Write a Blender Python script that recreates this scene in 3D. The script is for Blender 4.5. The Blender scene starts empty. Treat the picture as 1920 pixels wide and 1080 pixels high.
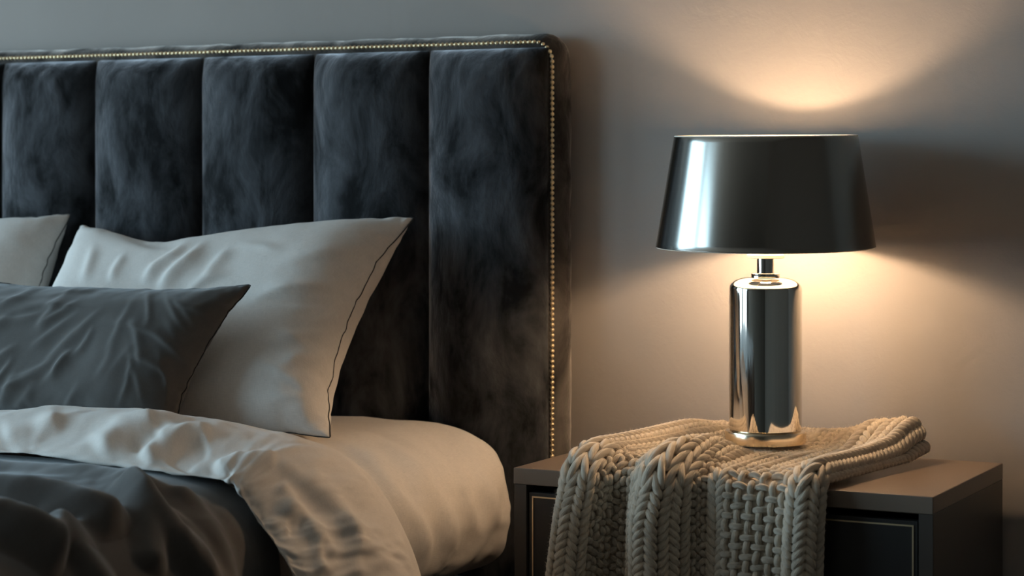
import bpy, math, random
import numpy as np
from mathutils import Vector, noise

random.seed(7); rng = np.random.default_rng(7)
C = bpy.context.collection
scene = bpy.context.scene

# ------------------------------------------------------------------ frame of reference
# s runs along the headboard wall, n away from the camera towards it, z is height below/above the lens
F_PX, HORIZON, YAW = 4000.0, 325.0, math.radians(27.0)
CA, SA = math.cos(YAW), math.sin(YAW)
WALL_N, S0, CAM_Z = 3.46, 1.64, 1.05

def wpt(s, n, z):
    return np.stack([np.asarray(s, float) + S0 + 0*np.asarray(n), np.asarray(n, float) - WALL_N + 0*np.asarray(s), np.asarray(z, float) + CAM_Z + 0*np.asarray(s)], -1)

def s_at(px, n):                       # where the sight line of column px crosses the plane n
    r = (px - 960.0) / F_PX
    return (r * CA * n - SA * n) / (CA + r * SA)

def snz(px, py, n):
    s = s_at(px, n); Z = -SA * s + CA * n
    return s, n, -(py - HORIZON) / F_PX * Z

def at(px, py, n):
    return wpt(*snz(px, py, n))

def project(P):                        # world points -> measured picture coordinates (used to read fold positions off a surface)
    s = P[..., 0] - S0; n = P[..., 1] + WALL_N; z = P[..., 2] - CAM_Z
    x = s * CA + n * SA; Z = -s * SA + n * CA
    return np.stack([960 + F_PX * x / Z, HORIZON - F_PX * z / Z], -1)

# ------------------------------------------------------------------ object helpers
def tag(o, label=None, cat=None, group=None, kind=None):
    if label: o['label'] = label
    if cat: o['category'] = cat
    if group: o['group'] = group
    if kind: o['kind'] = kind
    return o

def thing(name, loc, label, cat, group=None):
    o = bpy.data.objects.new(name, None); C.objects.link(o)
    o.empty_display_size = .05
    o.location = loc
    o['org'] = list(map(float, loc))
    return tag(o, label, cat, group)

def mesh(name, verts, faces, mat, parent=None, origin=None, smooth=True, uv=None):
    verts = np.asarray(verts, float).reshape(-1, 3)
    if parent is not None:
        org = np.array(parent['org'])
    else:
        org = np.array(origin if origin is not None else (0, 0, 0), float)
    me = bpy.data.meshes.new(name)
    me.from_pydata((verts - org).tolist(), [], [list(map(int, f)) for f in faces])
    if uv is not None:
        l = me.uv_layers.new(name='uv')
        vi = np.empty(len(me.loops), int); me.loops.foreach_get('vertex_index', vi)
        l.data.foreach_set('uv', np.asarray(uv, float)[vi].ravel())
    me.polygons.foreach_set('use_smooth', [bool(smooth)] * len(me.polygons))
    me.update()
    o = bpy.data.objects.new(name, me); C.objects.link(o)
    if mat: me.materials.append(mat)
    if smooth == 'sharp': me.set_sharp_from_angle(angle=math.radians(32))
    if parent is not None: o.parent = parent
    else: o.location = org
    o['org'] = list(map(float, org))
    return o

def grid_faces(nu, nv, wrap_u=False, flip=False, base=0):
    f = []
    for i in range(nu if wrap_u else nu - 1):
        for j in range(nv - 1):
            a = base + i*nv + j; b = base + ((i+1) % nu)*nv + j
            q = (a, b, b+1, a+1)
            f.append(q[::-1] if flip else q)
    return f

class MB:
    def __init__(self): self.v = []; self.f = []
    def add(self, v, f):
        b = len(self.v); self.v.extend([tuple(map(float, p)) for p in v]); self.f.extend([tuple(int(i)+b for i in q) for q in f])
    def box(self, x0, x1, y0, y1, z0, z1):
        v = [(x0,y0,z0),(x1,y0,z0),(x1,y1,z0),(x0,y1,z0),(x0,y0,z1),(x1,y0,z1),(x1,y1,z1),(x0,y1,z1)]
        self.add(v, [(0,3,2,1),(4,5,6,7),(0,1,5,4),(1,2,6,5),(2,3,7,6),(3,0,4,7)])
    def build(self, name, mat, parent=None, smooth=False, bevel=0, origin=None):
        o = mesh(name, self.v, self.f, mat, parent, origin, smooth)
        if bevel:
            m = o.modifiers.new('bevel', 'BEVEL'); m.width = bevel; m.segments = 3; m.limit_method = 'ANGLE'
            for p in o.data.polygons: p.use_smooth = True
            try:
                m.harden_normals = True
            except Exception: pass
        return o

def lathe(profile, cx, cy, seg=96):
    prof = np.array(profile, float); a = np.linspace(0, 2*math.pi, seg, endpoint=False)
    P = np.zeros((seg, len(prof), 3))
    P[..., 0] = cx + np.cos(a)[:, None] * prof[None, :, 0]
    P[..., 1] = cy + np.sin(a)[:, None] * prof[None, :, 0]
    P[..., 2] = prof[None, :, 1]
    return P.reshape(-1, 3), grid_faces(seg, len(prof), True)

def grid_normals(P):
    du = np.gradient(P, axis=0); dv = np.gradient(P, axis=1)
    N = np.cross(du, dv); N /= np.linalg.norm(N, axis=-1, keepdims=True) + 1e-12
    return N

def fbm(p, o=3):
    return noise.fractal(Vector(p), 1.0, 2.1, o)

def noise_grid(U, V, fu, fv, seed=0., octaves=3, warp=0.):
    out = np.zeros(U.shape)
    it = np.nditer(U, flags=['multi_index'])
    for u in it:
        k = it.multi_index; u = float(u); v = float(V[k])
        if warp:
            w1 = noise.noise(Vector((u*fu*.5+seed, v*fv*.5, 3.1))); w2 = noise.noise(Vector((u*fu*.5, v*fv*.5+seed, 9.7)))
            out[k] = fbm((u*fu + warp*w1, v*fv + warp*w2, seed), octaves)
        else:
            out[k] = fbm((u*fu, v*fv, seed), octaves)
    return out

def seg_dist(X, Y, pts):
    """distance to a polyline and signed side, with the running position along it"""
    best = np.full(X.shape, 1e9); side = np.zeros(X.shape); pos = np.zeros(X.shape)
    L = 0; tot = sum(math.dist(pts[i], pts[i+1]) for i in range(len(pts)-1))
    for (x0, y0), (x1, y1) in zip(pts[:-1], pts[1:]):
        dx, dy = x1-x0, y1-y0; l2 = dx*dx+dy*dy + 1e-12
        t = np.clip(((X-x0)*dx + (Y-y0)*dy)/l2, 0, 1)
        d = np.hypot(X-(x0+t*dx), Y-(y0+t*dy)); sg = np.sign((X-x0)*dy - (Y-y0)*dx)
        m = d < best
        best = np.where(m, d, best); side = np.where(m, sg, side); pos = np.where(m, (L + t*math.sqrt(l2))/tot, pos)
        L += math.sqrt(l2)
    return best, side, pos

def ridge(X, Y, pts, amp, wl, wr, fade=.15):
    d, sd, t = seg_dist(X, Y, pts)
    w = np.where(sd > 0, wl, wr)
    e = np.clip(np.minimum(t, 1-t)/fade, 0, 1) if fade else 1
    e = e*e*(3-2*e) if fade else 1
    return amp * np.exp(-(d/w)**2) * e

def catmull(P, n):
    P = np.asarray(P, float); m = len(P); t = np.linspace(0, m-1, n); out = []
    for x in t:
        i = min(int(x), m-2); f = x-i
        p0 = P[max(i-1, 0)]; p1 = P[i]; p2 = P[i+1]; p3 = P[min(i+2, m-1)]
        out.append(.5*((2*p1) + (-p0+p2)*f + (2*p0-5*p1+4*p2-p3)*f*f + (-p0+3*p1-3*p2+p3)*f**3))
    return np.array(out)

# ------------------------------------------------------------------ materials
def material(name):
    m = bpy.data.materials.new(name); m.use_nodes = True
    nt = m.node_tree; b = nt.nodes['Principled BSDF']
    return m, nt, b

def nd(nt, t, **kw):
    n = nt.nodes.new(t)
    for k, v in kw.items(): setattr(n, k, v)
    return n

def ramp(nt, stops):
    r = nt.nodes.new('ShaderNodeValToRGB'); e = r.color_ramp.elements
    e[0].position, e[0].color = stops[0][0], (*stops[0][1], 1)
    e[1].position, e[1].color = stops[-1][0], (*stops[-1][1], 1)
    for p, c in stops[1:-1]:
        x = e.new(p); x.color = (*c, 1)
    return r

def coords(nt, kind='Object', scale=(1, 1, 1), rot=(0, 0, 0)):
    tc = nt.nodes.new('ShaderNodeTexCoord'); mp = nt.nodes.new('ShaderNodeMapping')
    mp.inputs['Scale'].default_value = scale; mp.inputs['Rotation'].default_value = rot
    nt.links.new(tc.outputs[kind], mp.inputs['Vector'])
    return mp.outputs['Vector']

def tex_noise(nt, vec, scale, detail=3, rough=.5, dist=0.):
    n = nt.nodes.new('ShaderNodeTexNoise'); n.inputs['Scale'].default_value = scale
    n.inputs['Detail'].default_value = detail; n.inputs['Roughness'].default_value = rough; n.inputs['Distortion'].default_value = dist
    nt.links.new(vec, n.inputs['Vector']); return n.outputs['Fac']

def bump(nt, b, h, strength, dist, prev=None):
    n = nt.nodes.new('ShaderNodeBump'); n.inputs['Strength'].default_value = strength; n.inputs['Distance'].default_value = dist
    nt.links.new(h, n.inputs['Height'])
    if prev: nt.links.new(prev, n.inputs['Normal'])
    nt.links.new(n.outputs['Normal'], b.inputs['Normal']); return n.outputs['Normal']

def simple(name, col, rough=.5, metal=0., **kw):
    m, nt, b = material(name)
    b.inputs['Base Color'].default_value = (*col, 1); b.inputs['Roughness'].default_value = rough; b.inputs['Metallic'].default_value = metal
    for k, v in kw.items(): b.inputs[k].default_value = v
    return m

def plaster(name, col, amt=.35):
    m, nt, b = material(name)
    v = coords(nt, 'Object')
    f = tex_noise(nt, v, 2.2, 4)
    r = ramp(nt, [(.3, tuple(c*.94 for c in col)), (.7, tuple(min(1, c*1.05) for c in col))])
    nt.links.new(f, r.inputs['Fac']); nt.links.new(r.outputs['Color'], b.inputs['Base Color'])
    b.inputs['Roughness'].default_value = .85
    p = bump(nt, b, tex_noise(nt, v, 14, 5, .6, .8), amt*.5, .006)
    bump(nt, b, tex_noise(nt, v, 90, 4, .6), amt*.5, .002, p)
    return m

def linen(name, col, weave=1.0, wr=.3, sheen=.15):
    m, nt, b = material(name)
    uv = coords(nt, 'UV')
    obj = coords(nt, 'Object')
    warp = coords(nt, 'UV', (900, 70, 1)); weft = coords(nt, 'UV', (70, 900, 1))
    a = tex_noise(nt, warp, 1, 2); c = tex_noise(nt, weft, 1, 2)
    mx = nd(nt, 'ShaderNodeMath', operation='ADD'); nt.links.new(a, mx.inputs[0]); nt.links.new(c, mx.inputs[1])
    h = nd(nt, 'ShaderNodeMath', operation='MULTIPLY'); nt.links.new(mx.outputs[0], h.inputs[0]); h.inputs[1].default_value = .5
    r = ramp(nt, [(.3, tuple(x*.88 for x in col)), (.7, tuple(min(1, x*1.08) for x in col))])
    nt.links.new(h.outputs[0], r.inputs['Fac']); nt.links.new(r.outputs['Color'], b.inputs['Base Color'])
    b.inputs['Roughness'].default_value = .9; b.inputs['Specular IOR Level'].default_value = .2
    b.inputs['Sheen Weight'].default_value = sheen; b.inputs['Sheen Roughness'].default_value = .5
    p = bump(nt, b, h.outputs[0], .5*weave, .0015)
    bump(nt, b, tex_noise(nt, obj, 7, 1, .4, .8), wr, .008, p)
    return m

def velvet(name, lo, hi, sheen, tint):
    m, nt, b = material(name)
    v = coords(nt, 'Object', (1, 1, .55))
    f = tex_noise(nt, v, 12, 6, .6, .45)
    f2 = tex_noise(nt, coords(nt, 'Object', (1, 1, .25), (0, .5, 0)), 38, 4, .6, .4)
    mx = nd(nt, 'ShaderNodeMath', operation='MULTIPLY_ADD'); nt.links.new(f2, mx.inputs[0]); mx.inputs[1].default_value = .2; nt.links.new(f, mx.inputs[2])
    r = ramp(nt, [(.48, lo), (.78, hi)])
    nt.links.new(mx.outputs[0], r.inputs['Fac']); nt.links.new(r.outputs['Color'], b.inputs['Base Color'])
    b.inputs['Roughness'].default_value = .8; b.inputs['Specular IOR Level'].default_value = .1
    rs = ramp(nt, [(.45, (sheen*.12,)*3), (.76, (sheen,)*3)]); nt.links.new(mx.outputs[0], rs.inputs['Fac'])
    nt.links.new(rs.outputs['Color'], b.inputs['Sheen Weight'])
    b.inputs['Sheen Roughness'].default_value = .35; b.inputs['Sheen Tint'].default_value = (*tint, 1)
    p = bump(nt, b, mx.outputs[0], .55, .012)
    p = bump(nt, b, tex_noise(nt, coords(nt, 'Object'), 420, 2), .25, .001, p)
    sh = nd(nt, 'ShaderNodeBsdfSheen'); sh.inputs['Roughness'].default_value = .45
    rc = ramp(nt, [(.44, tuple(.06*sheen*c for c in tint)), (.78, tuple(min(1, 1.0*sheen)*c for c in tint))]); nt.links.new(mx.outputs[0], rc.inputs['Fac'])
    nt.links.new(rc.outputs['Color'], sh.inputs['Color']); nt.links.new(p, sh.inputs['Normal'])
    ad = nd(nt, 'ShaderNodeAddShader'); nt.links.new(b.outputs[0], ad.inputs[0]); nt.links.new(sh.outputs[0], ad.inputs[1])
    nt.links.new(ad.outputs[0], nt.nodes['Material Output'].inputs['Surface'])
    return m

M = {}
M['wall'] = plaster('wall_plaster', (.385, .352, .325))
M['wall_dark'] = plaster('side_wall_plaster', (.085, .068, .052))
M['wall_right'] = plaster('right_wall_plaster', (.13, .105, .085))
M['ceiling'] = plaster('ceiling_paint', (.88, .81, .72), .1)
M['floor'] = simple('floor_wood', (.09, .06, .04), .5)
M['velvet'] = velvet('charcoal_velvet', (.007, .0075, .008), (.058, .061, .067), 1.0, (.9, .92, 1.))
M['velvet_edge'] = velvet('charcoal_velvet_lamplit_border', (.028, .025, .023), (.10, .088, .078), 1.0, (.95, .88, .82))  # same velvet, lightened and warmed: lamp glow on the border put into the colour
M['brass'] = simple('antique_brass', (.90, .72, .46), .42, 1.)
M['linen'] = linen('oat_linen', (.74, .695, .65), 1.0, .10)
M['sheet'] = linen('off_white_sheet', (.82, .76, .70), .5, .10)
M['duvet'] = linen('off_white_duvet', (.78, .72, .665), .4, .12)
M['dark_linen'] = linen('charcoal_cotton', (.086, .079, .073), .4, .12, .4)
M['dark_blanket'] = linen('dark_grey_blanket', (.085, .075, .068), .3, .12, .45)
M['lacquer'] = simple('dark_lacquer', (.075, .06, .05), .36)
M['lacquer_lit'] = simple('lamplit_lacquer_top', (.205, .152, .115), .30)  # lighter copy of the carcass lacquer, lamplight on the top painted into it
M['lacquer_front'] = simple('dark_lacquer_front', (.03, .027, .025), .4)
M['chrome'] = simple('polished_nickel', (.74, .70, .64), .06, 1.)
M['shade'] = simple('brushed_nickel_shade', (.33, .31, .28), .19, 1.)
M['base_metal'] = simple('satin_nickel_gold_reflection', (.86, .72, .53), .2, 1.)  # golden reflection of the throw put into the metal's colour
M['lining'] = simple('white_shade_lining', (.93, .88, .79), .6)
M['seam'] = simple('dark_seam_thread', (.05, .045, .04), .9)
M['seam_dark'] = simple('black_seam_thread', (.012, .011, .011), .9)
M['frame'] = simple('window_frame_paint', (.6, .6, .6), .5)
def wool():
    m, nt, b = material('taupe_wool')
    v = coords(nt, 'UV', (1, 1, 1))
    f = tex_noise(nt, coords(nt, 'UV', (60, 5, 1), (0, 0, .5)), 1, 3)
    f2 = tex_noise(nt, coords(nt, 'Object'), 60, 3)
    mx = nd(nt, 'ShaderNodeMath', operation='ADD'); nt.links.new(f, mx.inputs[0]); nt.links.new(f2, mx.inputs[1])
    r = ramp(nt, [(.7, (.48, .40, .305)), (1.25, (.75, .64, .51))])
    h = nd(nt, 'ShaderNodeMath', operation='MULTIPLY'); nt.links.new(mx.outputs[0], h.inputs[0]); h.inputs[1].default_value = 1.
    nt.links.new(h.outputs[0], r.inputs['Fac']); nt.links.new(r.outputs['Color'], b.inputs['Base Color'])
    b.inputs['Roughness'].default_value = .95; b.inputs['Specular IOR Level'].default_value = .1
    b.inputs['Sheen Weight'].default_value = .8; b.inputs['Sheen Tint'].default_value = (1, .88, .74, 1); b.inputs['Sheen Roughness'].default_value = .6
    bump(nt, b, f, .8, .0025)
    return m
M['wool'] = wool()
m, nt, b = material('bulb_glow'); b.inputs['Base Color'].default_value = (1, 1, 1, 1)
b.inputs['Emission Color'].default_value = (1, .69, .42, 1); b.inputs['Emission Strength'].default_value = 370
M['bulb'] = m
m, nt, b = material('window_glass')
tr = nd(nt, 'ShaderNodeBsdfTransparent'); gl = nd(nt, 'ShaderNodeBsdfGlossy'); gl.inputs['Roughness'].default_value = .02
mixs = nd(nt, 'ShaderNodeMixShader'); mixs.inputs[0].default_value = .06
nt.links.new(tr.outputs[0], mixs.inputs[1]); nt.links.new(gl.outputs[0], mixs.inputs[2])
nt.links.new(mixs.outputs[0], nt.nodes['Material Output'].inputs['Surface'])
M['glass'] = m

# ------------------------------------------------------------------ room
RX0, RX1, RY0, RY1, H = -3.4, 2.15, -5.2, 0.0, 2.32
def structure(name, mb, mat): return tag(mb.build(name, mat), kind='structure')
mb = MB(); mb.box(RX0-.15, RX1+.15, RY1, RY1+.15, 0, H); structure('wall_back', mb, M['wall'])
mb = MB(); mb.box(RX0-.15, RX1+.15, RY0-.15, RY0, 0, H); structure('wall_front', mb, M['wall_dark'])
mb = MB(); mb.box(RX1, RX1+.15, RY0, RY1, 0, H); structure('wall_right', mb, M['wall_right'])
WY0, WY1, WZ0, WZ1 = -4.7, -.7, .3, 2.2
mb = MB()
mb.box(RX0-.15, RX0, RY0, WY0, 0, H); mb.box(RX0-.15, RX0, WY1, RY1, 0, H)
mb.box(RX0-.15, RX0, WY0, WY1, 0, WZ0); mb.box(RX0-.15, RX0, WY0, WY1, WZ1, H)
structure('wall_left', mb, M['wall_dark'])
mb = MB(); mb.box(RX0-.15, RX1+.15, RY0-.15, RY1+.15, -.1, 0); structure('floor', mb, M['floor'])
mb = MB(); mb.box(RX0-.15, RX1+.15, RY0-.15, RY1+.15, H, H+.1); structure('ceiling', mb, M['ceiling'])
win = thing('window_1', (RX0, (WY0+WY1)/2, WZ0), None, None); win['kind'] = 'structure'
mb = MB(); fw = .05
mb.box(RX0-.10, RX0-.04, WY0, WY0+fw, WZ0, WZ1); mb.box(RX0-.10, RX0-.04, WY1-fw, WY1, WZ0, WZ1)
mb.box(RX0-.10, RX0-.04, WY0+fw, WY1-fw, WZ0, WZ0+fw); mb.box(RX0-.10, RX0-.04, WY0+fw, WY1-fw, WZ1-fw, WZ1)
ym = -2.75
mb.box(RX0-.10, RX0-.04, ym-.2, ym+.2, WZ0+fw, WZ1-fw)
mb.build('window_frame', M['frame'], win)
mb = MB(); mb.box(RX0-.074, RX0-.07, WY0+fw, ym-.2, WZ0+fw, WZ1-fw); mb.box(RX0-.074, RX0-.07, ym+.2, WY1-fw, WZ0+fw, WZ1-fw)
mb.build('window_pane', M['glass'], win)

# ------------------------------------------------------------------ bed: frame + headboard
MAT_TOP = -.4435
bed = thing('bed', tuple(wpt(-2.6, 2.4, -CAM_Z)), 'bed with a tall dark grey channelled velvet headboard edged in brass nailheads', 'bed')
mb = MB(); p0 = wpt(-3.53, 1.35, 0); p1 = wpt(-1.76, 3.37, 0)
mb.box(p0[0], p1[0], p0[1], p1[1], CAM_Z-.90, CAM_Z-.715)
mb.build('bed_frame', M['velvet'], bed, bevel=.015)
mb = MB()
for x in (p0[0]+.08, p1[0]-.08):
    for y in (p0[1]+.08, p1[1]-.3):
        mb = MB(); mb.box(x-.03, x+.03, y-.03, y+.03, 0, CAM_Z-.90); mb.build('bed_foot', M['lacquer'], bed, bevel=.003)

TOPZ = snz(1000, 64, 3.425)[2]         # top of the headboard
S_R = -1.632; S_L = -3.61; N_F, N_B = 3.388, 3.462
# board: rounded-rectangle outline (s,z) with a rounded edge in depth
def outline(inset, rc):
    a = []
    sl, sr, zt, zb = S_L+inset, S_R-inset, TOPZ-inset, -.95
    r = max(rc-inset, .004)
    a.append((sl, zb)); a += [(sl, z) for z in np.linspace(zb+.05, zt-r-.01, 40)]
    a += [(sl+r-r*math.cos(t), zt-r+r*math.sin(t)) for t in np.linspace(0, math.pi/2, 10)]
    a += [(s, zt) for s in np.linspace(sl+r+.01, sr-r-.01, 80)]
    a += [(sr-r+r*math.sin(t), zt-r+r*math.cos(t)) for t in np.linspace(0, math.pi/2, 10)]
    a += [(sr, z) for z in np.linspace(zt-r-.01, zb+.05, 40)]; a.append((sr, zb))
    return np.array(a)
RC = .052
rows = []
for k, t in enumerate(np.linspace(0, math.pi, 15)):       # back edge -> bulged side -> front
    ins = .034*(1-math.sin(t)**.8); n = (N_F+N_B)/2 + (N_B-N_F)/2*math.cos(t)
    o = outline(ins, RC); rows.append(wpt(o[:, 0], np.full(len(o), n), o[:, 1]))
for ins in (.045, .06):
    o = outline(ins, RC); rows.append(wpt(o[:, 0], np.full(len(o), N_F+.001), o[:, 1]))
P = np.array(rows)                                    # (rows, outline)
N = grid_normals(P)
q = noise_grid(P[..., 0], P[..., 2], 22, 22, 2., 3)
P = P + N*(q*.0022)[..., None]
nr, nc = P.shape[:2]
V = P.reshape(-1, 3); Fc = grid_faces(nr, nc)
# closing front panel as strip across the inner outline
inner = [(nr-1)*nc + i for i in range(nc)]
half = nc//2
for i in range(half-1):
    Fc.append((inner[i], inner[i+1], inner[nc-2-i], inner[nc-1-i]))
head = mesh('headboard', V, Fc, M['velvet_edge'], bed)
# channel pads
edges_px = [180, 380, 588, 804, 1027]
edges = [float(s_at(p, N_F-.004)) for p in edges_px]
while edges[0] > S_L+.26: edges.insert(0, edges[0]-.2335)
PADTOP = TOPZ - .0265
PADBOT = -.72
def pad(s0, s1, k):
    nu, nv = 44, 90
    u = .5-.5*np.cos(np.linspace(0, math.pi, nu)); zz = np.concatenate([np.linspace(0, .86, 56), .86+.14*np.sin(np.linspace(0, math.pi/2, 35))[1:]])
    U, Vv = np.meshgrid(u, zz, indexing='ij')
    X = s0+.0012+(s1-s0-.0024)*U; Z = PADBOT + (PADTOP-PADBOT)*Vv
    hu = np.clip(1-np.abs(2*U-1)**2.0, 0, 1)**.5
    dtop = (PADTOP-Z)/.055
    hv = np.where(dtop < 1, np.clip(1-(1-np.clip(dtop, 0, 1))**2.2, 0, 1)**.55, 1)
    h = .056*hu*hv
    # gathered puckers under the top seam, slight nap dents
    puck = np.exp(-np.clip(PADTOP-Z, 0, 9)/.055)*np.sin((X-s0)*170 + 25*(PADTOP-Z)*4 + 2*noise_grid(X, Z, 12, 6, 5.+k, 2))
    h = h + (.0022*puck + .0022*noise_grid(X, Z, 20, 7, 11.+k, 3))*hu*hv
    Pp = wpt(X, N_F+.002-h, Z)
    return Pp.reshape(-1, 3), grid_faces(nu, len(zz), flip=True)
for k in range(len(edges)-1):
    v, f = pad(edges[k], edges[k+1], k)
    mesh('channel_pad', v, f, M['velvet'], head)
# nailhead trim: beads following the outline just outside the pads
o = outline(.0165, RC)
o = o[(o[:, 1] > -.75)]
seg = np.hypot(*np.diff(o, axis=0).T); cum = np.concatenate([[0], np.cumsum(seg)])
sp = .0093; dd = np.arange(sp/2, cum[-1], sp)
bs = np.interp(dd, cum, o[:, 0]); bz = np.interp(dd, cum, o[:, 1])
mb = MB(); r = .0041
th = np.linspace(0, 2*math.pi, 8, endpoint=False)
for s_, z_ in zip(bs, bz):
    c = wpt(s_, N_F+.0045, z_); vv = []
    for ph in (0, .5, 1.0, 1.4):
        for t in th: vv.append(c + np.array([r*math.cos(ph)*math.cos(t), -r*1.15*math.sin(ph), r*math.cos(ph)*math.sin(t)]))
    ff = [(a*8+i, a*8+(i+1) % 8, a*8+8+(i+1) % 8, a*8+8+i) for a in range(3) for i in range(8)] + [tuple(24+i for i in range(8))]
    mb.add(vv, ff)
# fine strip the beads sit on
st = outline(.0165-.0016, RC); st2 = outline(.0165+.0016, RC)
k0 = (st[:, 1] > -.75); a = wpt(st[k0, 0], N_F+.003, st[k0, 1]); b2 = wpt(st2[k0, 0], N_F+.003, st2[k0, 1])
m_ = min(len(a), len(b2)); vv = np.concatenate([a[:m_], b2[:m_]]); mb.add(vv, [(i, i+1, m_+i+1, m_+i) for i in range(m_-1)])
tag(mb.build('nailhead_trim', M['brass'], head, smooth=True), 'row of small round brass nailheads')

# ------------------------------------------------------------------ mattress with its sheet
prof = np.array([(-3.55, -.57), (-3.50, -.48), (-3.36, -.4435), (-3.0, -.4435), (-2.6, -.4435), (-2.2, -.4435), (-2.0, -.4435), (-1.93, -.4435), (-1.868, -.4445), (-1.815, -.454), (-1.765, -.472), (-1.727, -.498), (-1.703, -.533), (-1.693, -.575), (-1.697, -.62), (-1.715, -.662), (-1.76, -.695), (-1.85, -.70), (-2.2, -.70)])
cs = catmull(prof, 190)
nn = np.linspace(3.326, 1.36, 150)
L = np.concatenate([[0], np.cumsum(np.hypot(*np.diff(cs, axis=0).T))])
A_, Nn = np.meshgrid(L, nn, indexing='ij')
S_ = np.repeat(cs[:, :1], len(nn), 1); Z_ = np.repeat(cs[:, 1:], len(nn), 1)
P = wpt(S_, Nn, Z_); Nm = -grid_normals(P)
side = np.clip((S_+1.93)/.15, 0, 1)*np.clip((Z_+.70)/.05, 0, 1)
fold = noise_grid(Nn + .45*A_, A_, 16, 2.2, 4., 3, .6)
fp = project(P).reshape(-1, 2); vis = (Z_.ravel() > -.72) & (S_.ravel() > -2.2)
def on_sheet(pts):
    out = []
    for p in pts:
        d = ((fp-np.array(p))**2).sum(1) + np.where(vis, 0, 1e9); i = int(np.argmin(d)); out.append((A_.ravel()[i], Nn.ravel()[i]))
    return out
for pts, amp, wl, wr in [
    ([(690, 860), (735, 925), (785, 1000), (800, 1070)], .010, .030, .016), ([(755, 850), (800, 905), (838, 975), (850, 1050)], .011, .032, .016),
    ([(820, 850), (860, 900), (890, 960), (900, 1020)], .009, .026, .014), ([(880, 860), (910, 905), (938, 965), (946, 1005)], .010, .024, .012),
    ([(640, 850), (690, 930), (730, 1010)], .008, .030, .018)]: fold_x = ridge(A_, Nn, on_sheet(pts), amp, wl, wr, .3); fold_sum = fold_x if 'fold_sum' not in globals() else fold_sum+fold_x
P = P + Nm*(fold_sum + side*(.014*fold) + .003*noise_grid(Nn, A_, 9, 9, 8., 3))[..., None]
uv = np.stack([A_, Nn], -1).reshape(-1, 2)
v = P.reshape(-1, 3); f = grid_faces(len(cs), len(nn))
f.append(tuple(i*len(nn) for i in range(len(cs)))); f.append(tuple(i*len(nn)+len(nn)-1 for i in reversed(range(len(cs)))))
mat_o = mesh('mattress', v, f, M['sheet'], None, wpt(-2.6, 2.4, -.685), uv=uv)
tag(mat_o, 'mattress made up with a smooth off-white sheet, bare beside the pillows', 'mattress')

# ------------------------------------------------------------------ pillows, inflated as sewn cloth
def sew_and_fill(w, h, nx, ny, press, frames, seed):
    rr = random.Random(seed); idx = {}; vs = []; fs = []; uvs = []
    def vid(i, j, side):
        bd = i in (0, nx) or j in (0, ny); k = (i, j, 0 if bd else side)
        if k not in idx:
            idx[k] = len(vs)
            vs.append(((i/nx-.5)*w, (j/ny-.5)*h, 0 if bd else ((.006 if side == 0 else -.006)+rr.uniform(-.003, .003))))
            uvs.append((i/nx*w, j/ny*h))
        return idx[k]
    for side in (0, 1):
        for i in range(nx):
            for j in range(ny):
                q = [vid(i, j, side), vid(i+1, j, side), vid(i+1, j+1, side), vid(i, j+1, side)]
                fs.append(q[::-1] if side else q)
    me = bpy.data.meshes.new('sew'); me.from_pydata(vs, [], fs)
    o = bpy.data.objects.new('sew', me); C.objects.link(o)
    md = o.modifiers.new('c', 'CLOTH'); st = md.settings
    st.use_pressure = True; st.uniform_pressure_force = press; st.mass = .15
    st.tension_stiffness = 25; st.compression_stiffness = 12; st.shear_stiffness = 8; st.bending_stiffness = .03
    st.effector_weights.gravity = 0; st.quality = 6; st.air_damping = 5
    md.collision_settings.use_collision = False
    md.point_cache.frame_start = 1; md.point_cache.frame_end = frames
    for fr in range(1, frames+1): scene.frame_set(fr)
    ev = o.evaluated_get(bpy.context.evaluated_depsgraph_get()).to_mesh()
    co = np.empty(len(ev.vertices)*3); ev.vertices.foreach_get('co', co); co = co.reshape(-1, 3)
    bpy.data.objects.remove(o); bpy.data.meshes.remove(me); scene.frame_set(1)
    rim = [idx[(i, 0, 0)] for i in range(nx)] + [idx[(nx, j, 0)] for j in range(ny)] + [idx[(i, ny, 0)] for i in range(nx, 0, -1)] + [idx[(0, j, 0)] for j in range(ny, 0, -1)]
    cor = [idx[(0, 0, 0)], idx[(nx, 0, 0)], idx[(nx, ny, 0)], idx[(0, ny, 0)]]
    return co, fs, np.array(uvs), rim, cor

def tube(path, r, sides=6, closed=False, caps=True):
    path = np.asarray(path, float); m = len(path)
    T = np.gradient(path, axis=0)
    if closed: T = np.roll(path, -1, 0)-np.roll(path, 1, 0)
    T /= np.linalg.norm(T, axis=1, keepdims=True)+1e-12
    ref = np.array([0, 0, 1.]) if abs(T[0][2]) < .9 else np.array([1., 0, 0])
    v = []; nrm = np.cross(T[0], ref); nrm /= np.linalg.norm(nrm)
    for i in range(m):
        nrm = nrm - T[i]*np.dot(nrm, T[i]); nrm /= np.linalg.norm(nrm)+1e-12; bi = np.cross(T[i], nrm)
        rad = r[i] if hasattr(r, '__len__') else r
        for a in range(sides):
            t = 2*math.pi*a/sides; v.append(path[i]+rad*(nrm*math.cos(t)+bi*math.sin(t)))
    f = [(i*sides+a, i*sides+(a+1) % sides, ((i+1) % m)*sides+(a+1) % sides, ((i+1) % m)*sides+a) for i in range(m if closed else m-1) for a in range(sides)]
    if caps and not closed: f += [tuple(range(sides))[::-1], tuple((m-1)*sides+a for a in range(sides))]
    return v, f

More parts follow.
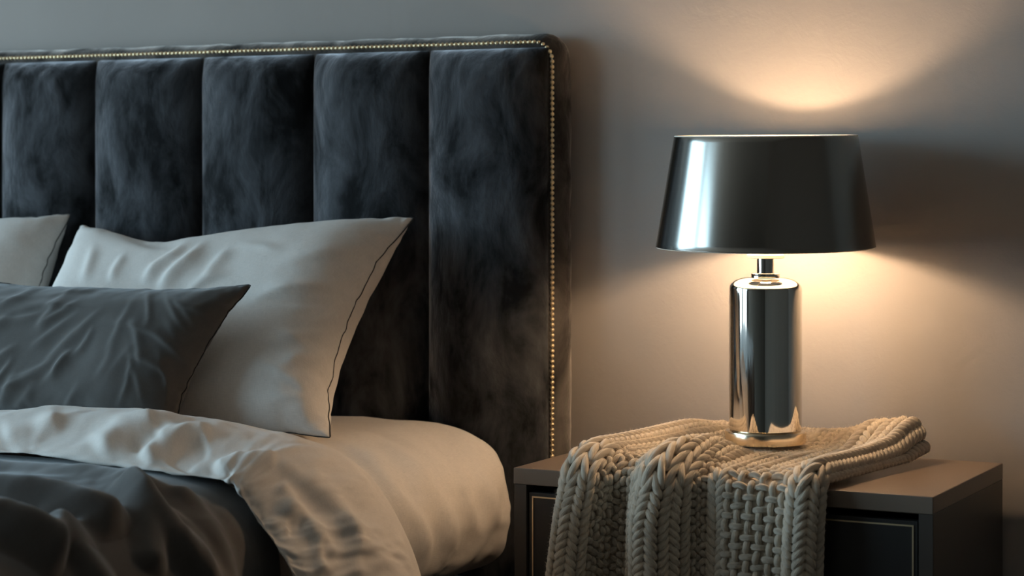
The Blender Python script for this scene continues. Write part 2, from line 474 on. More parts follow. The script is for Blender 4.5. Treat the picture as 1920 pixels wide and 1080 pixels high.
adj = {}
def place_pillow(name, sim, BL, BR, TR, TL, thick, mat, seam_mat, label, cat, group=None, mirror=False, keep=None, pinch=(.05, .05), creases=None, dip=0., back=1., cgain=.8):
    co, fs, uvs, rim, cor = sim
    co = co.copy()
    if mirror: co[:, 0] *= -1
    cw = abs(co[cor[1], 0]-co[cor[0], 0]); ch = abs(co[cor[3], 1]-co[cor[0], 1]); tz = co[:, 2].max()-co[:, 2].min()
    # keep the big inflated form, calm the grid-size buckling away from the seams
    if co.shape[0] not in adj:
        e = np.array([(q[i], q[(i+1) % 4]) for q in fs for i in range(4)]); adj[co.shape[0]] = np.unique(np.sort(e, 1), axis=0)
    e = adj[co.shape[0]]; deg = np.bincount(e.ravel(), minlength=len(co)).astype(float)[:, None]
    u0 = co[:, 0]/cw+.5; v0 = co[:, 1]/ch+.5
    far = np.clip(np.minimum.reduce([u0*cw, (1-u0)*cw, v0*ch, (1-v0)*ch])/.10, .06, 1)[:, None]
    rimm = np.zeros(len(co), bool); rimm[rim] = True; far[rimm] = 0
    for _ in range(14):
        av = np.zeros_like(co); np.add.at(av, e[:, 0], co[e[:, 1]]); np.add.at(av, e[:, 1], co[e[:, 0]])
        co += .6*far*(av/deg-co)
    u = co[:, 0]/cw+.5; v = co[:, 1]/ch+.5
    un = .5+(u-.5)*(1-pinch[0]*(1-np.clip(np.abs(2*v-1), 0, 1)**2)); vn = .5+(v-.5)*(1-pinch[1]*(v > .5)*(1-np.clip(np.abs(2*u-1), 0, 1)**2))
    vn = vn - dip*np.exp(-((u-.36)/.24)**2)*np.clip((v-.35)/.5, 0, 1)
    u, v = un, vn
    BL, BR, TR, TL = [np.array(p, float) for p in (BL, BR, TR, TL)]
    base = ((1-u)*(1-v))[:, None]*BL + (u*(1-v))[:, None]*BR + (u*v)[:, None]*TR + ((1-u)*v)[:, None]*TL
    nrm = np.cross(BR-BL, TL-BL); nrm /= np.linalg.norm(nrm)
    P = base + nrm*(co[:, 2]*np.where(co[:, 2] < 0, back, 1)/tz*thick)[:, None]
    zdisp = np.array([fbm((a*5+b*3, b*4-a*2, 3.3+thick*10), 1) for a, b in zip(u*cw, v*ch)])
    edge = np.clip(np.minimum.reduce([u, 1-u, v, 1-v])*8, 0, 1)
    P = P + nrm*(.005*zdisp*edge*np.sign(co[:, 2]))[:, None]
    if creases:
        pix = project(P); D = np.zeros(len(P))
        for pts, amp, wl, wr in creases: D += ridge(pix[:, 0], pix[:, 1], catmull(pts, 9).tolist(), amp*cgain, wl*.75, wr*.62, .4)
        P = P + nrm*(D*(co[:, 2] > -.004)*np.clip(edge*1.5, .0, 1))[:, None]
    if keep is not None: P = keep(P)
    org = P.mean(0); org[2] = P[:, 2].min()
    rootp = thing(name, tuple(org), label, cat, group)
    o = mesh('pillowcase', P, [q[::-1] for q in fs] if mirror else fs, mat, rootp, uv=uvs)
    sd = o.modifiers.new('smooth', 'SUBSURF'); sd.levels = 1; sd.render_levels = 1
    pv = P[rim]
    pv = (np.roll(pv, 1, 0)+2*pv+np.roll(pv, -1, 0))/4
    tv, tf = tube(pv, .0011, 5, closed=True)
    mesh('seam', tv, tf, seam_mat, rootp)
    return rootp

def keep_on_bed(P):
    z = P[:, 2]-CAM_Z; zf = MAT_TOP+.002; d = z-zf
    P[:, 2] = np.where(d < .03, CAM_Z+zf+.03*np.exp(np.clip((d-.03)/.03, -40, 0)), P[:, 2])
    nb = 3.326-WALL_N; e = P[:, 1]-nb
    P[:, 1] = np.where(e > -.02, nb-.02*np.exp(-np.clip((e+.02)/.02, 0, 40)), P[:, 1])
    return P

simA = sew_and_fill(.80, .54, 120, 80, 3.2, 34, 3)
TL = at(150, 418, 3.318); TR = at(777, 405, 3.312); BR = at(620, 836, 2.962); BL = TL+(BR-TR)+np.array([.02, -.05, .0])
place_pillow('pillow', simA, BL, BR, TR, TL, .21, M['linen'], M['seam'], 'oat linen pillow leaning on the headboard, partly behind the dark grey cushion', 'pillow', keep=keep_on_bed, dip=.075, cgain=1.15, pinch=(.09, .11), creases=[
    ([(215, 432), (290, 456), (360, 448)], -.007, 16, 14), ([(350, 446), (330, 475), (285, 505), (265, 540)], .009, 16, 10),
    ([(392, 446), (360, 480), (310, 525), (300, 560)], .010, 18, 11), ([(440, 455), (400, 500), (370, 540)], .005, 16, 12),
    ([(455, 578), (510, 548), (590, 540), (690, 545)], .008, 22, 9), ([(480, 562), (560, 566), (640, 570)], -.004, 8, 10),
    ([(500, 500), (600, 475), (680, 470), (740, 430)], .005, 22, 16), ([(470, 650), (540, 640), (640, 622)], .006, 18, 10),
    ([(510, 700), (570, 672), (650, 690)], .008, 20, 10), ([(480, 760), (560, 748), (620, 770)], .007, 16, 10),
    ([(550, 690), (600, 700), (635, 740)], -.006, 10, 12), ([(600, 800), (625, 770), (640, 745)], .007, 9, 9),
    ([(560, 800), (600, 785), (630, 790)], -.007, 9, 8), ([(650, 640), (690, 660), (705, 690)], .005, 10, 8), ([(180, 450), (165, 500), (150, 540)], .005, 14, 12),
    ([(560, 610), (620, 600), (670, 590)], .005, 12, 8), ([(690, 470), (720, 500), (735, 520)], .004, 10, 8), ([(420, 470), (470, 462), (540, 470)], .004, 12, 9),
    ([(240, 470), (215, 505), (205, 535)], .005, 12, 9), ([(500, 620), (560, 640), (600, 680)], .006, 14, 9), ([(450, 700), (500, 690), (560, 720), (600, 760)], .006, 16, 9), ([(530, 770), (580, 765), (620, 745)], .007, 10, 8),
    ([(660, 600), (690, 620), (700, 650)], .005, 9, 7), ([(620, 720), (650, 730), (665, 745)], .006, 8, 6), ([(340, 560), (380, 530), (440, 510)], .005, 14, 9)])
TR2 = at(136, 400, 3.318); TL2 = TR2+np.array([-.75, 0, -.01]); BR2 = TR2+np.array([.09, -.25, -.37]); BL2 = TL2+np.array([.03, -.25, -.37])
place_pillow('pillow', simA, BL2, BR2, TR2, TL2, .19, M['linen'], M['seam'], 'white pillow against the headboard, cut off at the left edge of the photo', 'pillow', mirror=True, keep=keep_on_bed)
cr_ = random.Random(5); cushion_creases = []
for k in range(40):                     # creases fanning out from the middle of the top edge
    x, y = cr_.uniform(-60, 420), cr_.uniform(550, 770)
    ang = math.atan2(y-470, (x-270)*1.1) + cr_.gauss(0, .16); ln = cr_.uniform(85, 150); bend = cr_.uniform(-.35, .35)
    pts = [(x+ln*f*math.cos(ang+bend*f), y+ln*f*math.sin(ang+bend*f)) for f in (-.5, -.2, .15, .5)]
    w = cr_.uniform(6, 13); cushion_creases.append((pts, cr_.uniform(.0025, .0065), w*1.5, w*.8))
cushion_creases += [([(300, 560), (370, 580), (420, 615)], .007, 14, 8), ([(180, 600), (280, 620), (350, 680), (380, 725)], .009, 15, 8), ([(60, 558), (140, 545), (240, 542)], .007, 14, 8),
    ([(0, 590), (90, 572), (190, 582)], .007, 14, 8), ([(230, 660), (300, 690), (340, 740)], .009, 14, 8), ([(330, 765), (352, 722), (368, 700)], .008, 8, 8)]
simB = sew_and_fill(.68, .40, 120, 72, 3.2, 34, 11)
TRc = at(473, 533, 2.95); BRc = at(322, 822, 2.862)
TLc = at(0, 522, 2.96)+np.array([-.06, 0, 0]); BLc = TLc+(BRc-TRc)+np.array([.05, 0, 0])
place_pillow('cushion', simB, BLc, BRc, TRc, TLc, .16, M['dark_linen'], M['seam_dark'], 'dark grey cushion propped in front of the pale pillows', 'cushion', keep=keep_on_bed, pinch=(.04, .045), back=.38, creases=cushion_creases)

# ------------------------------------------------------------------ turned-down duvet
def smooth1(a, k):
    for _ in range(k): a[1:-1] = (a[:-2]+2*a[1:-1]+a[2:])/4
    return a
def guide(px, py, n, m):
    t = np.linspace(0, 1, len(px)); q = np.linspace(0, 1, m)
    pts = np.array([snz(a, b, c) for a, b, c in zip(px, py, n)])
    return catmull(pts, m)
MT = 220
crest = guide([-520, -330, -160, 0, 115, 230, 320, 400, 500, 600, 660, 705, 745, 772, 795, 815, 830],
              [764, 768, 771, 771, 768, 768, 774, 786, 805, 832, 872, 930, 1005, 1080, 1170, 1280, 1400],
              [2.79]*17, MT)
hem = guide([-700, -500, -330, -130, 0, 110, 250, 345, 415, 442, 462, 490, 520, 548, 575, 600, 620],
            [835, 838, 838, 838, 841, 851, 870, 884, 893, 900, 930, 975, 1015, 1062, 1120, 1200, 1300],
            [2.52]*17, MT)
crest, hem = smooth1(crest, 6), smooth1(hem, 3)
# outward normal of each rib: across x along
along = np.gradient(crest, axis=0); across = hem-crest
Nr = np.cross(across, along); Nr /= np.linalg.norm(Nr, axis=1, keepdims=True)
if Nr[20, 2] < 0: Nr = -Nr
ah = across/np.linalg.norm(across, axis=1, keepdims=True)
up = np.clip(Nr[:, 2:], 0, 1)                       # 1 on the flat of the bed, 0 on the hanging side
k1, k2, k3 = .010+.016*up, .009+.012*up, .007+.007*up; kt = .002+.003*up
ribs = [hem*.15+crest*.85 - Nr*k1, crest - ah*.02 - Nr*k1, crest - ah*.040 - Nr*k2, crest - ah*.036 - Nr*k3, crest, crest*.8+hem*.2 + Nr*.012, crest*.55+hem*.45 + Nr*.018, crest*.3+hem*.7+Nr*.014, crest*.08+hem*.92+Nr*.008, hem, hem + ah*.002 - Nr*kt, hem - ah*.03 - Nr*kt, hem - ah*.10 - Nr*kt]
G = np.array(ribs)                                  # (13, MT, 3) in s,n,z
NV = 120
Gd = np.array([catmull(G[:, i], NV) for i in range(MT)])   # (MT, NV, 3)
P = wpt(Gd[..., 0], Gd[..., 1], Gd[..., 2]); Nn_ = grid_normals(P)
if Nn_[30, 50, 2] < 0: Nn_ = -Nn_
pix = project(P)
tt, vv_ = np.meshgrid(np.linspace(0, 1, MT), np.linspace(0, 1, NV), indexing='ij')
X, Y = pix[..., 0], pix[..., 1]
front = np.clip((vv_-.30)/.05, 0, 1)*np.clip((.86-vv_)/.05, 0, 1)
D = np.zeros(X.shape)
for pts, amp, wl, wr in [
    ([(60, 800), (150, 788), (260, 790), (340, 800)], .010, 20, 14),
    ([(180, 850), (225, 812), (300, 800)], .012, 22, 18),
    ([(262, 868), (290, 835), (350, 815), (400, 812)], .016, 16, 20),
    ([(408, 890), (415, 872), (440, 862), (520, 862)], .014, 10, 16),
    ([(0, 815), (60, 800), (120, 790)], .008, 18, 14),
    ([(560, 870), (620, 930), (680, 1010), (720, 1080)], .008, 22, 22),
    ([(500, 850), (560, 900), (640, 960), (690, 1060)], .007, 16, 14),
    ([(505, 940), (560, 955), (600, 1000), (640, 1080)], 0.008, 12, 16),
    ([(560, 985), (590, 1010), (600, 1080)], 0.009, 12, 10),
    ([(630, 960), (660, 1010), (670, 1090)], 0.007, 12, 14),
    ([(520, 905), (545, 935), (540, 975)], 0.008, 12, 14),
]: D += ridge(X, Y, pts, amp, wl, wr)
for pts, amp, w in [([(330, 880), (350, 845), (390, 835)], -.014, 16), ([(250, 850), (300, 820)], -.008, 12), ([(590, 1030), (625, 1050), (640, 1080)], -.008, 16), ([(540, 990), (575, 985)], -.010, 12)]:
    D += ridge(X, Y, pts, amp, w, w)
cr = noise_grid(tt, vv_, 26, 5, 1.3, 3, .8); cr2 = noise_grid(tt + .12*vv_, vv_, 9, 2, 6.3, 2, .5)
lower = np.clip((Y-930)/120, 0, 1)
P = P + Nn_*(np.clip(D + .005*cr + .006*cr2 + lower*.006*noise_grid(tt, vv_, 30, 7, 21., 2, 1.), -.006, 1)*front)[..., None]
sD, nD = P[..., 0]-S0, P[..., 1]+WALL_N           # the sheet rests on what is under it
P[..., 2] = np.where(sD < -1.84, np.maximum(P[..., 2], CAM_Z+np.where(nD < 2.6, -.4300, -.4375)), P[..., 2])
pad_o = mesh('duvet', P.reshape(-1, 3), grid_faces(MT, NV), M['duvet'], None, wpt(-2.1, 2.7, -.46), uv=np.stack([tt*1.9, vv_*.6], -1).reshape(-1, 2))
sd = pad_o.modifiers.new('smooth', 'SUBSURF'); sd.levels = 1; sd.render_levels = 1
tag(pad_o, 'off-white duvet edge turned down across the bed and hanging over its side', 'duvet')

# ------------------------------------------------------------------ dark blanket
bp = np.array([(-3.64, -.72), (-3.62, -.5), (-3.5, -.438), (-3.2, -.433), (-2.7, -.433), (-2.3, -.433), (-2.05, -.433), (-1.93, -.434), (-1.84, -.439), (-1.76, -.456), (-1.71, -.486), (-1.682, -.53), (-1.671, -.59), (-1.668, -.66), (-1.668, -.74), (-1.67, -.84), (-1.67, -.92)])
bc = smooth1(catmull(bp, 300), 4)
L = np.concatenate([[0], np.cumsum(np.hypot(*np.diff(bc, axis=0).T))])
nn = np.linspace(2.57, 1.30, 230)
A_, Nn = np.meshgrid(L, nn, indexing='ij')
P = wpt(np.repeat(bc[:, :1], len(nn), 1), Nn, np.repeat(bc[:, 1:], len(nn), 1)); NB = grid_normals(P)
if NB[150, 100, 2] < 0: NB = -NB
flatpix = project(P).reshape(-1, 2); fA = A_.ravel(); fN = Nn.ravel()
def onto(pts):
    out = []
    for p in pts:
        i = np.argmin(((flatpix-np.array(p))**2).sum(1)); out.append((fA[i], fN[i]))
    return out
D = np.zeros(A_.shape)
for pts, amp, wl, wr in [
    ([(-60, 852), (60, 852), (180, 868), (300, 892), (420, 905)], .004, .03, .04),
    ([(-120, 880), (40, 886), (140, 900), (215, 916), (300, 930), (400, 960)], .030, .024, .04),
    ([(-150, 930), (0, 942), (90, 955), (170, 978), (235, 1015)], .034, .03, .05),
    ([(-200, 990), (-40, 1005), (60, 1030), (120, 1060)], .036, .03, .055),
    ([(215, 916), (260, 960), (310, 1010), (370, 1075), (420, 1150)], .024, .022, .03),
    ([(235, 930), (262, 990), (275, 1080)], .018, .02, .022),
    ([(330, 930), (390, 985), (420, 1040), (430, 1120)], .020, .022, .028),
    ([(410, 945), (455, 990), (490, 1040), (500, 1120)], .018, .022, .02),
    ([(100, 985), (140, 1040), (190, 1120)], .022, .022, .03),
]: D += ridge(A_, Nn, onto(pts), amp, wl, wr, .12)
D += .010*noise_grid(A_*.6 + Nn*.5, Nn - A_*.3, 4, 9, 2.7, 3, .9) + .004*noise_grid(A_, Nn, 14, 14, 5.1, 3, .5)
tuck = np.clip((Nn-2.38)/.14, 0, 1); D = D*1.25
P = P + NB*(np.clip(D, -.002, 1)*np.clip((2.50-Nn)/.16, 0, 1) - (.003+.010*np.clip((A_-L[180])/.15, 0, 1))*tuck)[..., None]
bl = mesh('blanket', P.reshape(-1, 3), grid_faces(len(bc), len(nn)), M['dark_blanket'], None, wpt(-2.6, 2.0, -.44), uv=np.stack([A_, Nn], -1).reshape(-1, 2))
so = bl.modifiers.new('thick', 'SOLIDIFY'); so.thickness = .004; so.offset = -1
sd = bl.modifiers.new('smooth', 'SUBSURF'); sd.levels = 1; sd.render_levels = 1
tag(bl, 'dark grey blanket lying in long rumpled folds over the foot of the bed', 'blanket')

# ------------------------------------------------------------------ nightstand
NS_Z = -.4676
s0, s1, n0, n1 = -1.537, -.857, 3.022, 3.427
ns = thing('nightstand', tuple(wpt((s0+s1)/2, (n0+n1)/2, -CAM_Z)), 'dark brown box nightstand with thin brass lines, under the lamp', 'nightstand')
x0, y0, zt = wpt(s0, n0, NS_Z); x1, y1, _ = wpt(s1, n1, NS_Z); zb = .14
TH = .026
mb = MB(); mb.box(x0, x1, y0, y1, zt-TH, zt); mb.build('nightstand_top', M['lacquer_lit'], ns, bevel=.0015)
mb = MB(); w = .022
mb.box(x0+.0005, x0+w, y0+.002, y1, zb, zt-TH); mb.box(x1-w, x1-.0005, y0+.002, y1, zb, zt-TH)
mb.box(x0+w, x1-w, y1-.01, y1, zb, zt-TH); mb.box(x0+w, x1-w, y0+.002, y1-.01, zb, zb+w)
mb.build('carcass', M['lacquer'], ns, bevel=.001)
mb = MB(); g = .006
fx0, fx1, fz1, fz0 = x0+w+g*.4, x1-w-g*.4, zt-TH-.012, zb+w+.004
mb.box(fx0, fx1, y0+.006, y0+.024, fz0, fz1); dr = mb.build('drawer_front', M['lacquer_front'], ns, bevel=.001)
mb = MB(); t = .0022; e = .006
mb.box(fx0+e, fx1-e, y0+.0045, y0+.0075, fz1-e-t, fz1-e); mb.box(fx0+e, fx1-e, y0+.0045, y0+.0075, fz0+e, fz0+e+t)
mb.box(fx0+e, fx0+e+t, y0+.0045, y0+.0075, fz0+e+t, fz1-e-t); mb.box(fx1-e-t, fx1-e, y0+.0045, y0+.0075, fz0+e+t, fz1-e-t)
tag(mb.build('inlay', M['brass'], dr), 'thin brass line let into the front')
mb = MB()
for x in (x0+.04, x1-.04):
    for y in (y0+.04, y1-.04):
        mb = MB(); mb.box(x-.015, x+.015, y-.015, y+.015, 0, zb); mb.build('foot', M['lacquer'], ns, bevel=.002)

# ------------------------------------------------------------------ lamp
LX, LY, _ = wpt(-1.201, 3.26, 0)
ZL = 3.45
def lz(py): return CAM_Z - (py-HORIZON)/F_PX*ZL
def lr(px): return px/F_PX*ZL
LAMP_BASE = CAM_Z+NS_Z+.032
lamp = thing('table_lamp', (LX, LY, LAMP_BASE), 'table lamp with polished metal cylinder body and tapered metal shade, lit', 'lamp')
zb1 = LAMP_BASE; zb2 = lz(806)
rb = lr(76)
v, f = lathe([(0, zb1), (rb-.004, zb1), (rb-.001, zb1+.001), (rb, zb1+.004), (rb, zb2-.004), (rb-.001, zb2-.001), (rb-.004, zb2), (0, zb2)], LX, LY)
mesh('base', v, f, M['base_metal'], lamp, smooth='sharp')
R = lr(68); zs = lz(543); zt_ = lz(519); rn = lr(26)
prf = [(0, zb2), (R-.002, zb2), (R, zb2+.002)] + [(R, z) for z in np.linspace(zb2+.01, zs, 12)]
prf += [(rn+(R-rn)*math.cos(t), zs+(zt_-zs)*math.sin(t)**.9) for t in np.linspace(.12, math.pi/2, 18)]
prf += [(0, zt_)]
v, f = lathe(prf, LX, LY); mesh('body', v, f, M['chrome'], lamp, smooth='sharp')
zc = lz(512)
v, f = lathe([(0, zt_-.002), (rn, zt_-.002), (rn+.001, zt_+.001), (rn+.001, zc-.001), (rn-.001, zc), (0, zc)], LX, LY, 64); mesh('collar', v, f, M['chrome'], lamp, smooth='sharp')
rk = lr(16); zk = lz(484)
v, f = lathe([(0, zc-.002), (rk, zc-.002), (rk, zk), (0, zk)], LX, LY, 64); mesh('neck', v, f, M['chrome'], lamp, smooth='sharp')
rp = lr(35)
v, f = lathe([(0, zk), (rp-.001, zk), (rp, zk+.001), (rp, zk+.005), (rp-.001, zk+.006), (lr(24), zk+.0065), (lr(24), zk+.012), (0, zk+.012)], LX, LY, 64)
tag(mesh('socket_plate', v, f, M['lining'], lamp, smooth='sharp'), 'white disc under the shade')
BZ = CAM_Z-.052
v, f = lathe([(0, zk+.011), (.013, zk+.011), (.013, BZ-.028), (0, BZ-.028)], LX, LY, 32); mesh('socket', v, f, M['lining'], lamp)
# shade: outer metal wall with rolled lip, inner white lining, slightly tipped forward
SB, ST, RB, RT = lz(461), lz(256.5), lr(205), lr(171.5)
sc_ = np.array([LX, LY, (SB+ST)/2])
tip = math.radians(1.4); fwd = np.array([SA, -CA, 0.]); axis = np.array([CA, SA, 0.])
def tilt(v):
    v = np.asarray(v)-sc_; k = axis
    out = v*math.cos(tip)+np.cross(k, v)*math.sin(tip)+np.outer(v@k, k)*(1-math.cos(tip))
    out[:, 2] += (out@axis)*.006
    return out+sc_
def rad(z): return RB+(RT-RB)*(z-SB)/(ST-SB)
zsn = np.linspace(SB, ST, 24)
prf = [(rad(z)-.0018, z) for z in zsn[::-1]] + [(RB-.001, SB-.001), (RB+.0004, SB-.0008)] + [(rad(z), z) for z in zsn] + [(RT-.0004, ST+.0008), (RT-.0018, ST)]
v, f = lathe(prf, LX, LY, 160); shade = mesh('shade', tilt(v), f, M['shade'], lamp)
prf = [(rad(z)-.0034, z) for z in zsn] + [(RT-.0028, ST+.0022), (RT-.0015, ST+.0026), (RT-.0004, ST+.0018), (RT-.0006, ST+.0006)]
prf = [(RB-.0006, SB-.0012), (RB-.001, SB-.0024), (RB-.0026, SB-.002)] + prf
v, f = lathe(prf, LX, LY, 160); tag(mesh('shade_lining', tilt(v), f, M['lining'], shade), 'white inner lining with a lit lip')
mb = MB()
for k in range(3):
    a = k*2*math.pi/3+.4; zz = SB+.012
    p = np.array([[LX+math.cos(a)*.012, LY+math.sin(a)*.012, zk+.008], [LX+math.cos(a)*.06, LY+math.sin(a)*.06, zz+.01], [LX+math.cos(a)*(rad(zz)-.004), LY+math.sin(a)*(rad(zz)-.004), zz+.004]])
    tv, tf = tube(tilt(p), .0016, 6); mb.add(tv, tf)
mb.build('spider', M['chrome'], shade, smooth=True)
bv, bf = lathe([(.0001, BZ-.030)] + [(max(.0001, .023*math.sin(t)), BZ-.023*math.cos(t)) for t in np.linspace(.45, math.pi, 14)], LX, LY, 24)
tag(mesh('bulb', bv, bf, M['bulb'], lamp), 'glowing warm bulb')

# ------------------------------------------------------------------ chunky knit throw
FR_N = n0                                           # front edge of the nightstand
def sstep(a, b, x):
    t = np.clip((x-a)/(b-a), 0, 1); return t*t*(3-2*t)
HANG = .62; TOPL = .365                            # hanging length below the edge, length on the top
RE = .024
def throw_point(u, w):
    """u 0..1 across, w metres: 0 at the back of the top, growing towards and over the front edge"""
    u = np.asarray(u, float); w = np.asarray(w, float)
    ln = TOPL - RE
    arc = RE*math.pi/2
    onTop = np.clip(w, 0, ln); th = np.clip((w-ln)/RE, 0, math.pi/2); dn = np.clip(w-ln-arc, 0, None)
    base = .017
    n = FR_N + TOPL - onTop - RE*np.sin(th) - (0)
    z = NS_Z + base - RE*(1-np.cos(th)) - dn
    n = n - .022*sstep(0, 1, th/1.57)
    back = np.clip((n-FR_N)/.345, 0, 1)
    sl = -1.438+.088*back; sr = -1.018+.048*back
    hang = sstep(0, .10, w-ln)
    sl = sl - .012*sstep(.0, .3, dn); sr = sr - .010*sstep(.0, .3, dn)
    s = sl+(sr-sl)*u
    # outward direction of the base sheet
    on = -np.sin(th); oz = np.cos(th)
    lampd = np.hypot(s+1.201, n-3.26); flat = sstep(.074, .125, lampd)
    # pleats: left roll, middle roll, right roll
    g = lambda c, wd: np.exp(-((u-c)/wd)**2)
    ub = .40 + .12*back*2.2                                # middle roll drifts towards the lamp
    a = .032*g(.075, .115)*(1-.35*sstep(.7, 1., back))
    mid = .034*np.exp(-((u-ub)/.085)**2)*(1-sstep(.18, .42, back))
    right = (.016+.014*back)*g(.945, .075)
    rear = .024*sstep(.72, .98, back)*sstep(.15, .4, u)*(1-.6*sstep(.85, 1., u)) + .014*sstep(.62, .9, back)*np.exp(-((u-.80)/.07)**2)
    val = -.042*(g(.245, .075)+.95*g(.575, .055))*hang + .014*hang
    h = a*(1+.35*hang) + mid*(1+.5*hang) + right + rear*(1-hang) + val
    h = h + .004*np.sin(u*9+w*13)
    h = h*(flat*(1-hang)+hang)
    # pleats swing a little sideways as they fall
    s = s + .010*hang*np.sin(w*7+u*5)*(1-u)
    n = n + on*h; z = z + oz*h
    # rolled edges curl back towards the table
    curlL = np.clip((.055-u)/.055, 0, 1)**2; curlR = np.clip((u-.955)/.045, 0, 1)**2
    d = (curlL*.034*(1+.6*rear/.026*(1-hang)) + curlR*.030)
    n = n - on*d*.95; z = z - oz*d*.95
    zmin = NS_Z+.0130
    z = np.where(w < ln, np.maximum(z, zmin), z)
    n = np.where(w > ln+arc, np.minimum(n, FR_N-.0125), n)
    near = (w > ln-.02) & (FR_N-n < .0125) & (z-NS_Z < .0130)
    z = np.where(near & (th <= .8), NS_Z+.0130, z); n = np.where(near & (th > .8), FR_N-.0125, n)
    return s, n, z
NU, NW = 260, 300
uu = np.linspace(0, 1, NU); ww = np.linspace(0, TOPL+HANG, NW)
Ug, Wg = np.meshgrid(uu, ww, indexing='ij')
SP = wpt(*throw_point(Ug, Wg)); SN = grid_normals(SP)
if SN[NU//2, 40, 2] < 0: SN = -SN
# arc length across at mid hang -> column layout
def sample(u, w, h):
    fu = np.clip(u, 0, 1)*(NU-1); fw_ = np.clip(w/(TOPL+HANG), 0, 1)*(NW-1)
    i = np.minimum(fu.astype(int), NU-2); j = np.minimum(fw_.astype(int), NW-2); a = (fu-i)[:, None]; b_ = (fw_-j)[:, None]
    def bl_(A): return A[i, j]*(1-a)*(1-b_)+A[i+1, j]*a*(1-b_)+A[i, j+1]*(1-a)*b_+A[i+1, j+1]*a*b_
    n_ = bl_(SN); n_ /= np.linalg.norm(n_, axis=1, keepdims=True)
    return bl_(SP)+n_*h[:, None]
arcu = np.concatenate([[0], np.cumsum(np.linalg.norm(np.diff(SP[:, 200], axis=0), axis=1))])
width = arcu[-1]
def u_of(a): return np.interp(a, arcu, uu)
vW, fW, uvW = [], [], []
def strand(a0, w0, a1, w1, h0, h1, hm, r, sides=7, m=7):
    t = np.linspace(0, 1, m)
    a = a0+(a1-a0)*t; w_ = w0+(w1-w0)*t; h = h0+(h1-h0)*t+hm*np.sin(t*math.pi)
    p = sample(u_of(a), w_, h)
    rad_ = r*np.array([.55]+[.9]+[1.]*(m-4)+[.92, .55])
    v, f = tube(p, rad_, sides)
    b_ = len(vW); vW.extend(v); fW.extend([tuple(i+b_ for i in q) for q in f])
    k = rng.uniform(0, 50)
    for i in range(m):
        for q in range(sides): uvW.append((q/sides*.5+k, i/m+k))
ROW = .0128; COLW = .0355
ncol = max(6, round(width/COLW)); cw_ = width/ncol
a_panel0 = float(np.interp(.63, uu, arcu)); a_panel1 = float(np.interp(.885, uu, arcu))
nrow = int((TOPL+HANG-.02)/ROW)
for c in range(ncol):
    ac = (c+.5)*cw_
    panel = a_panel0 < ac < a_panel1
    uc = float(u_of(ac)); nub = .17 < uc < .31 or .50 < uc < .60
    for k in range(nrow):
        w = .006+k*ROW; j1, j2 = rng.uniform(-1, 1, 2)
        if nub and w > TOPL-.05:
            for e in range(3):
                ax = ac-cw_/2+cw_/3*(e+.5)+.0015*rng.uniform(-1, 1); an = rng.uniform(-.9, .9)+(1.2 if (e+k) % 2 else -.2)
                dx, dw = .0072*math.cos(an), .0072*math.sin(an); w2 = w+.5*ROW*(e % 2)
                strand(ax-dx, w2-dw, ax+dx, w2+dw, -.004, -.004, .0058, .0050)
        elif panel and w > TOPL-.06:
            continue
        else:
            for sd_ in (-1, 1):
                strand(ac+sd_*.0015, w+ROW*1.25+.001*j1, ac+sd_*(cw_*.5+.0005), w-ROW*.55+.001*j2, .0014, -.0030, .0046, .0063)
CELL = .0165
pc = [c for c in range(ncol) if a_panel0 < (c+.5)*cw_ < a_panel1]
pa0, pa1 = pc[0]*cw_, (pc[-1]+1)*cw_; npc = max(4, round((pa1-pa0)/CELL)); q = (pa1-pa0)/npc
for e in range(npc):
    for k in range(int((HANG+.04)/.0145)):
        ax = pa0+q*(e+.5); w = TOPL-.05+k*.0145; j1, j2, j3 = rng.uniform(-1, 1, 3)
        if rng.random() < .12: j1 *= 2.5; j2 *= 2.5
        if (e+k) % 2: strand(ax-q*.66, w+.0016*j1, ax+q*.66, w+.0016*j2, -.003, -.003, .0060+.001*j3, .0052)
        else: strand(ax+.0016*j1, w-.0105, ax+.0016*j2, w+.0105, -.003, -.003, .0062+.001*j3, .0052)
wool_v = np.array(vW)
# backing sheet just under the stitches closes the gaps
bs_v = (SP-SN*.0035)[::4, ::4]; nb_u, nb_w = bs_v.shape[:2]
b0 = len(vW); vall = np.concatenate([wool_v, bs_v.reshape(-1, 3)]); fall = fW+grid_faces(nb_u, nb_w, base=b0)
uvall = np.array(uvW+[(0.3, .3)]*(nb_u*nb_w))
# loose fibres
nf = 170000
ids = rng.integers(0, len(wool_v), nf); ctr = wool_v[ids]
dirs = rng.normal(size=(nf, 3)); dirs /= np.linalg.norm(dirs, axis=1, keepdims=True)
# push out along the local tube normal (estimated from the strand's ring centre)
ring = (ids//7)*7
ctrs = wool_v.reshape(-1, 7, 3).mean(1)[ids//7]
nr_ = ctr-ctrs; nr_ /= np.linalg.norm(nr_, axis=1, keepdims=True)+1e-9
dirs = nr_+.9*dirs; dirs /= np.linalg.norm(dirs, axis=1, keepdims=True)
ln_ = rng.uniform(.002, .007, nf)[:, None]; sdv = np.cross(dirs, rng.normal(size=(nf, 3))); sdv /= np.linalg.norm(sdv, axis=1, keepdims=True)
tip_ = ctr+dirs*ln_; lr2 = np.hypot(tip_[:, 0]-LX, tip_[:, 1]-LY)
ok = ~((tip_[:, 2] < zt+.004) & (tip_[:, 1] > y0-.004) & (tip_[:, 0] > x0-.004)) & ~((lr2 < rb+.003) & (tip_[:, 2] > LAMP_BASE-.001)) & ~((np.hypot(ctr[:, 0]-LX, ctr[:, 1]-LY) < rb+.003) & (ctr[:, 2] > LAMP_BASE-.004)) & (ctr[:, 2] > NS_Z+CAM_Z-.7)
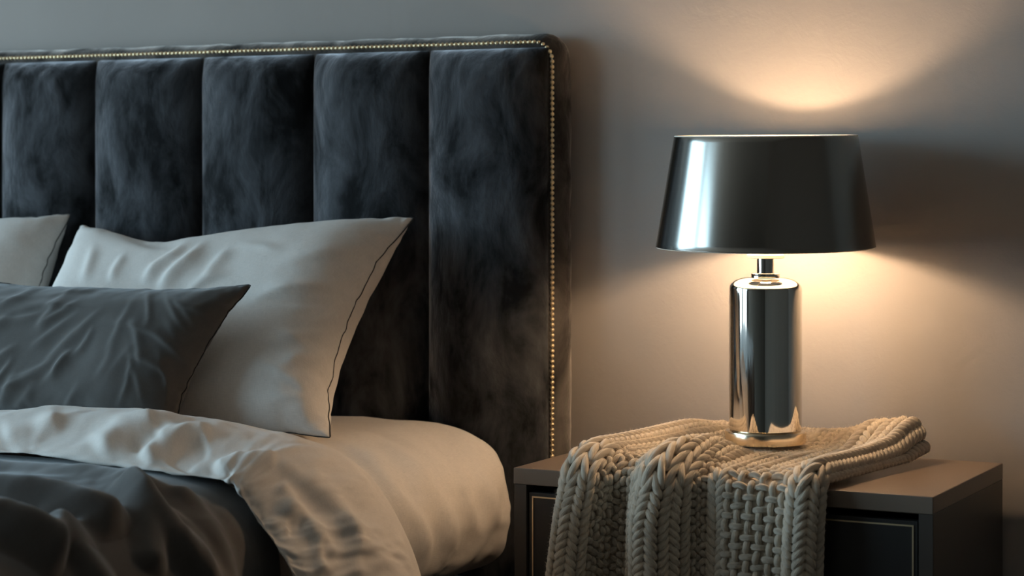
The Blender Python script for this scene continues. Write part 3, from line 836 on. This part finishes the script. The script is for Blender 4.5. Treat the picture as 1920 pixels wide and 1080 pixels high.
ctr, dirs, ln_, sdv = ctr[ok], dirs[ok], ln_[ok], sdv[ok]; nf = len(ctr)
fv = np.stack([ctr-sdv*.00016, ctr+sdv*.00016, ctr+dirs*ln_], 1).reshape(-1, 3)
b1 = len(vall); vall = np.concatenate([vall, fv]); fall += [(b1+3*i, b1+3*i+1, b1+3*i+2) for i in range(nf)]
uvall = np.concatenate([uvall, np.full((3*nf, 2), .3)])
thr = mesh('knit_throw', vall, fall, M['wool'], None, wpt(-1.2, 3.2, NS_Z), uv=uvall)
tag(thr, 'chunky taupe knitted throw draped over the nightstand under the lamp', 'throw')

# ------------------------------------------------------------------ daylight, camera, view
world = bpy.data.worlds.new('sky'); scene.world = world; world.use_nodes = True
wn = world.node_tree; bg = wn.nodes['Background']
tc = wn.nodes.new('ShaderNodeTexCoord'); sx = wn.nodes.new('ShaderNodeSeparateXYZ'); wn.links.new(tc.outputs['Generated'], sx.inputs[0])
rp_ = ramp(wn, [(0., (.10, .12, .13)), (.49, (.30, .36, .40)), (.52, (.45, .69, .84)), (1., (.36, .59, .84))])
mr = wn.nodes.new('ShaderNodeMapRange'); mr.inputs[1].default_value = -1; mr.inputs[2].default_value = 1
wn.links.new(sx.outputs['Z'], mr.inputs[0]); wn.links.new(mr.outputs[0], rp_.inputs['Fac']); wn.links.new(rp_.outputs['Color'], bg.inputs['Color'])
bg.inputs['Strength'].default_value = 14.0
pl = bpy.data.lights.new('window_daylight', 'AREA'); pl.shape = 'RECTANGLE'; pl.size = WZ1-WZ0; pl.size_y = WY1-WY0
pl.cycles.is_portal = True
po = bpy.data.objects.new('window_daylight', pl); C.objects.link(po); po.location = (RX0-.12, (WY0+WY1)/2, (WZ0+WZ1)/2); po.rotation_euler = (0, -math.pi/2, 0)

cam = bpy.data.cameras.new('camera'); co_ = bpy.data.objects.new('camera', cam); C.objects.link(co_)
co_.location = (S0, -WALL_N, CAM_Z); co_.rotation_euler = (math.pi/2, 0, YAW)
cam.sensor_width = 36; cam.lens = F_PX/1920*36; cam.shift_y = (HORIZON-540)/1920
cam.dof.use_dof = True; cam.dof.focus_distance = 3.40; cam.dof.aperture_fstop = 4.5
cam.clip_start = .05
scene.camera = co_
for ob in list(scene.objects):
    if 'org' in ob: del ob['org']
vs = scene.view_settings
vs.view_transform = 'Standard'; vs.look = 'None'; vs.gamma = 1; vs.use_curve_mapping = False; vs.exposure = 0
scene.cycles.use_denoising = True
scene.cycles.max_bounces = 8; scene.cycles.diffuse_bounces = 4; scene.cycles.glossy_bounces = 5
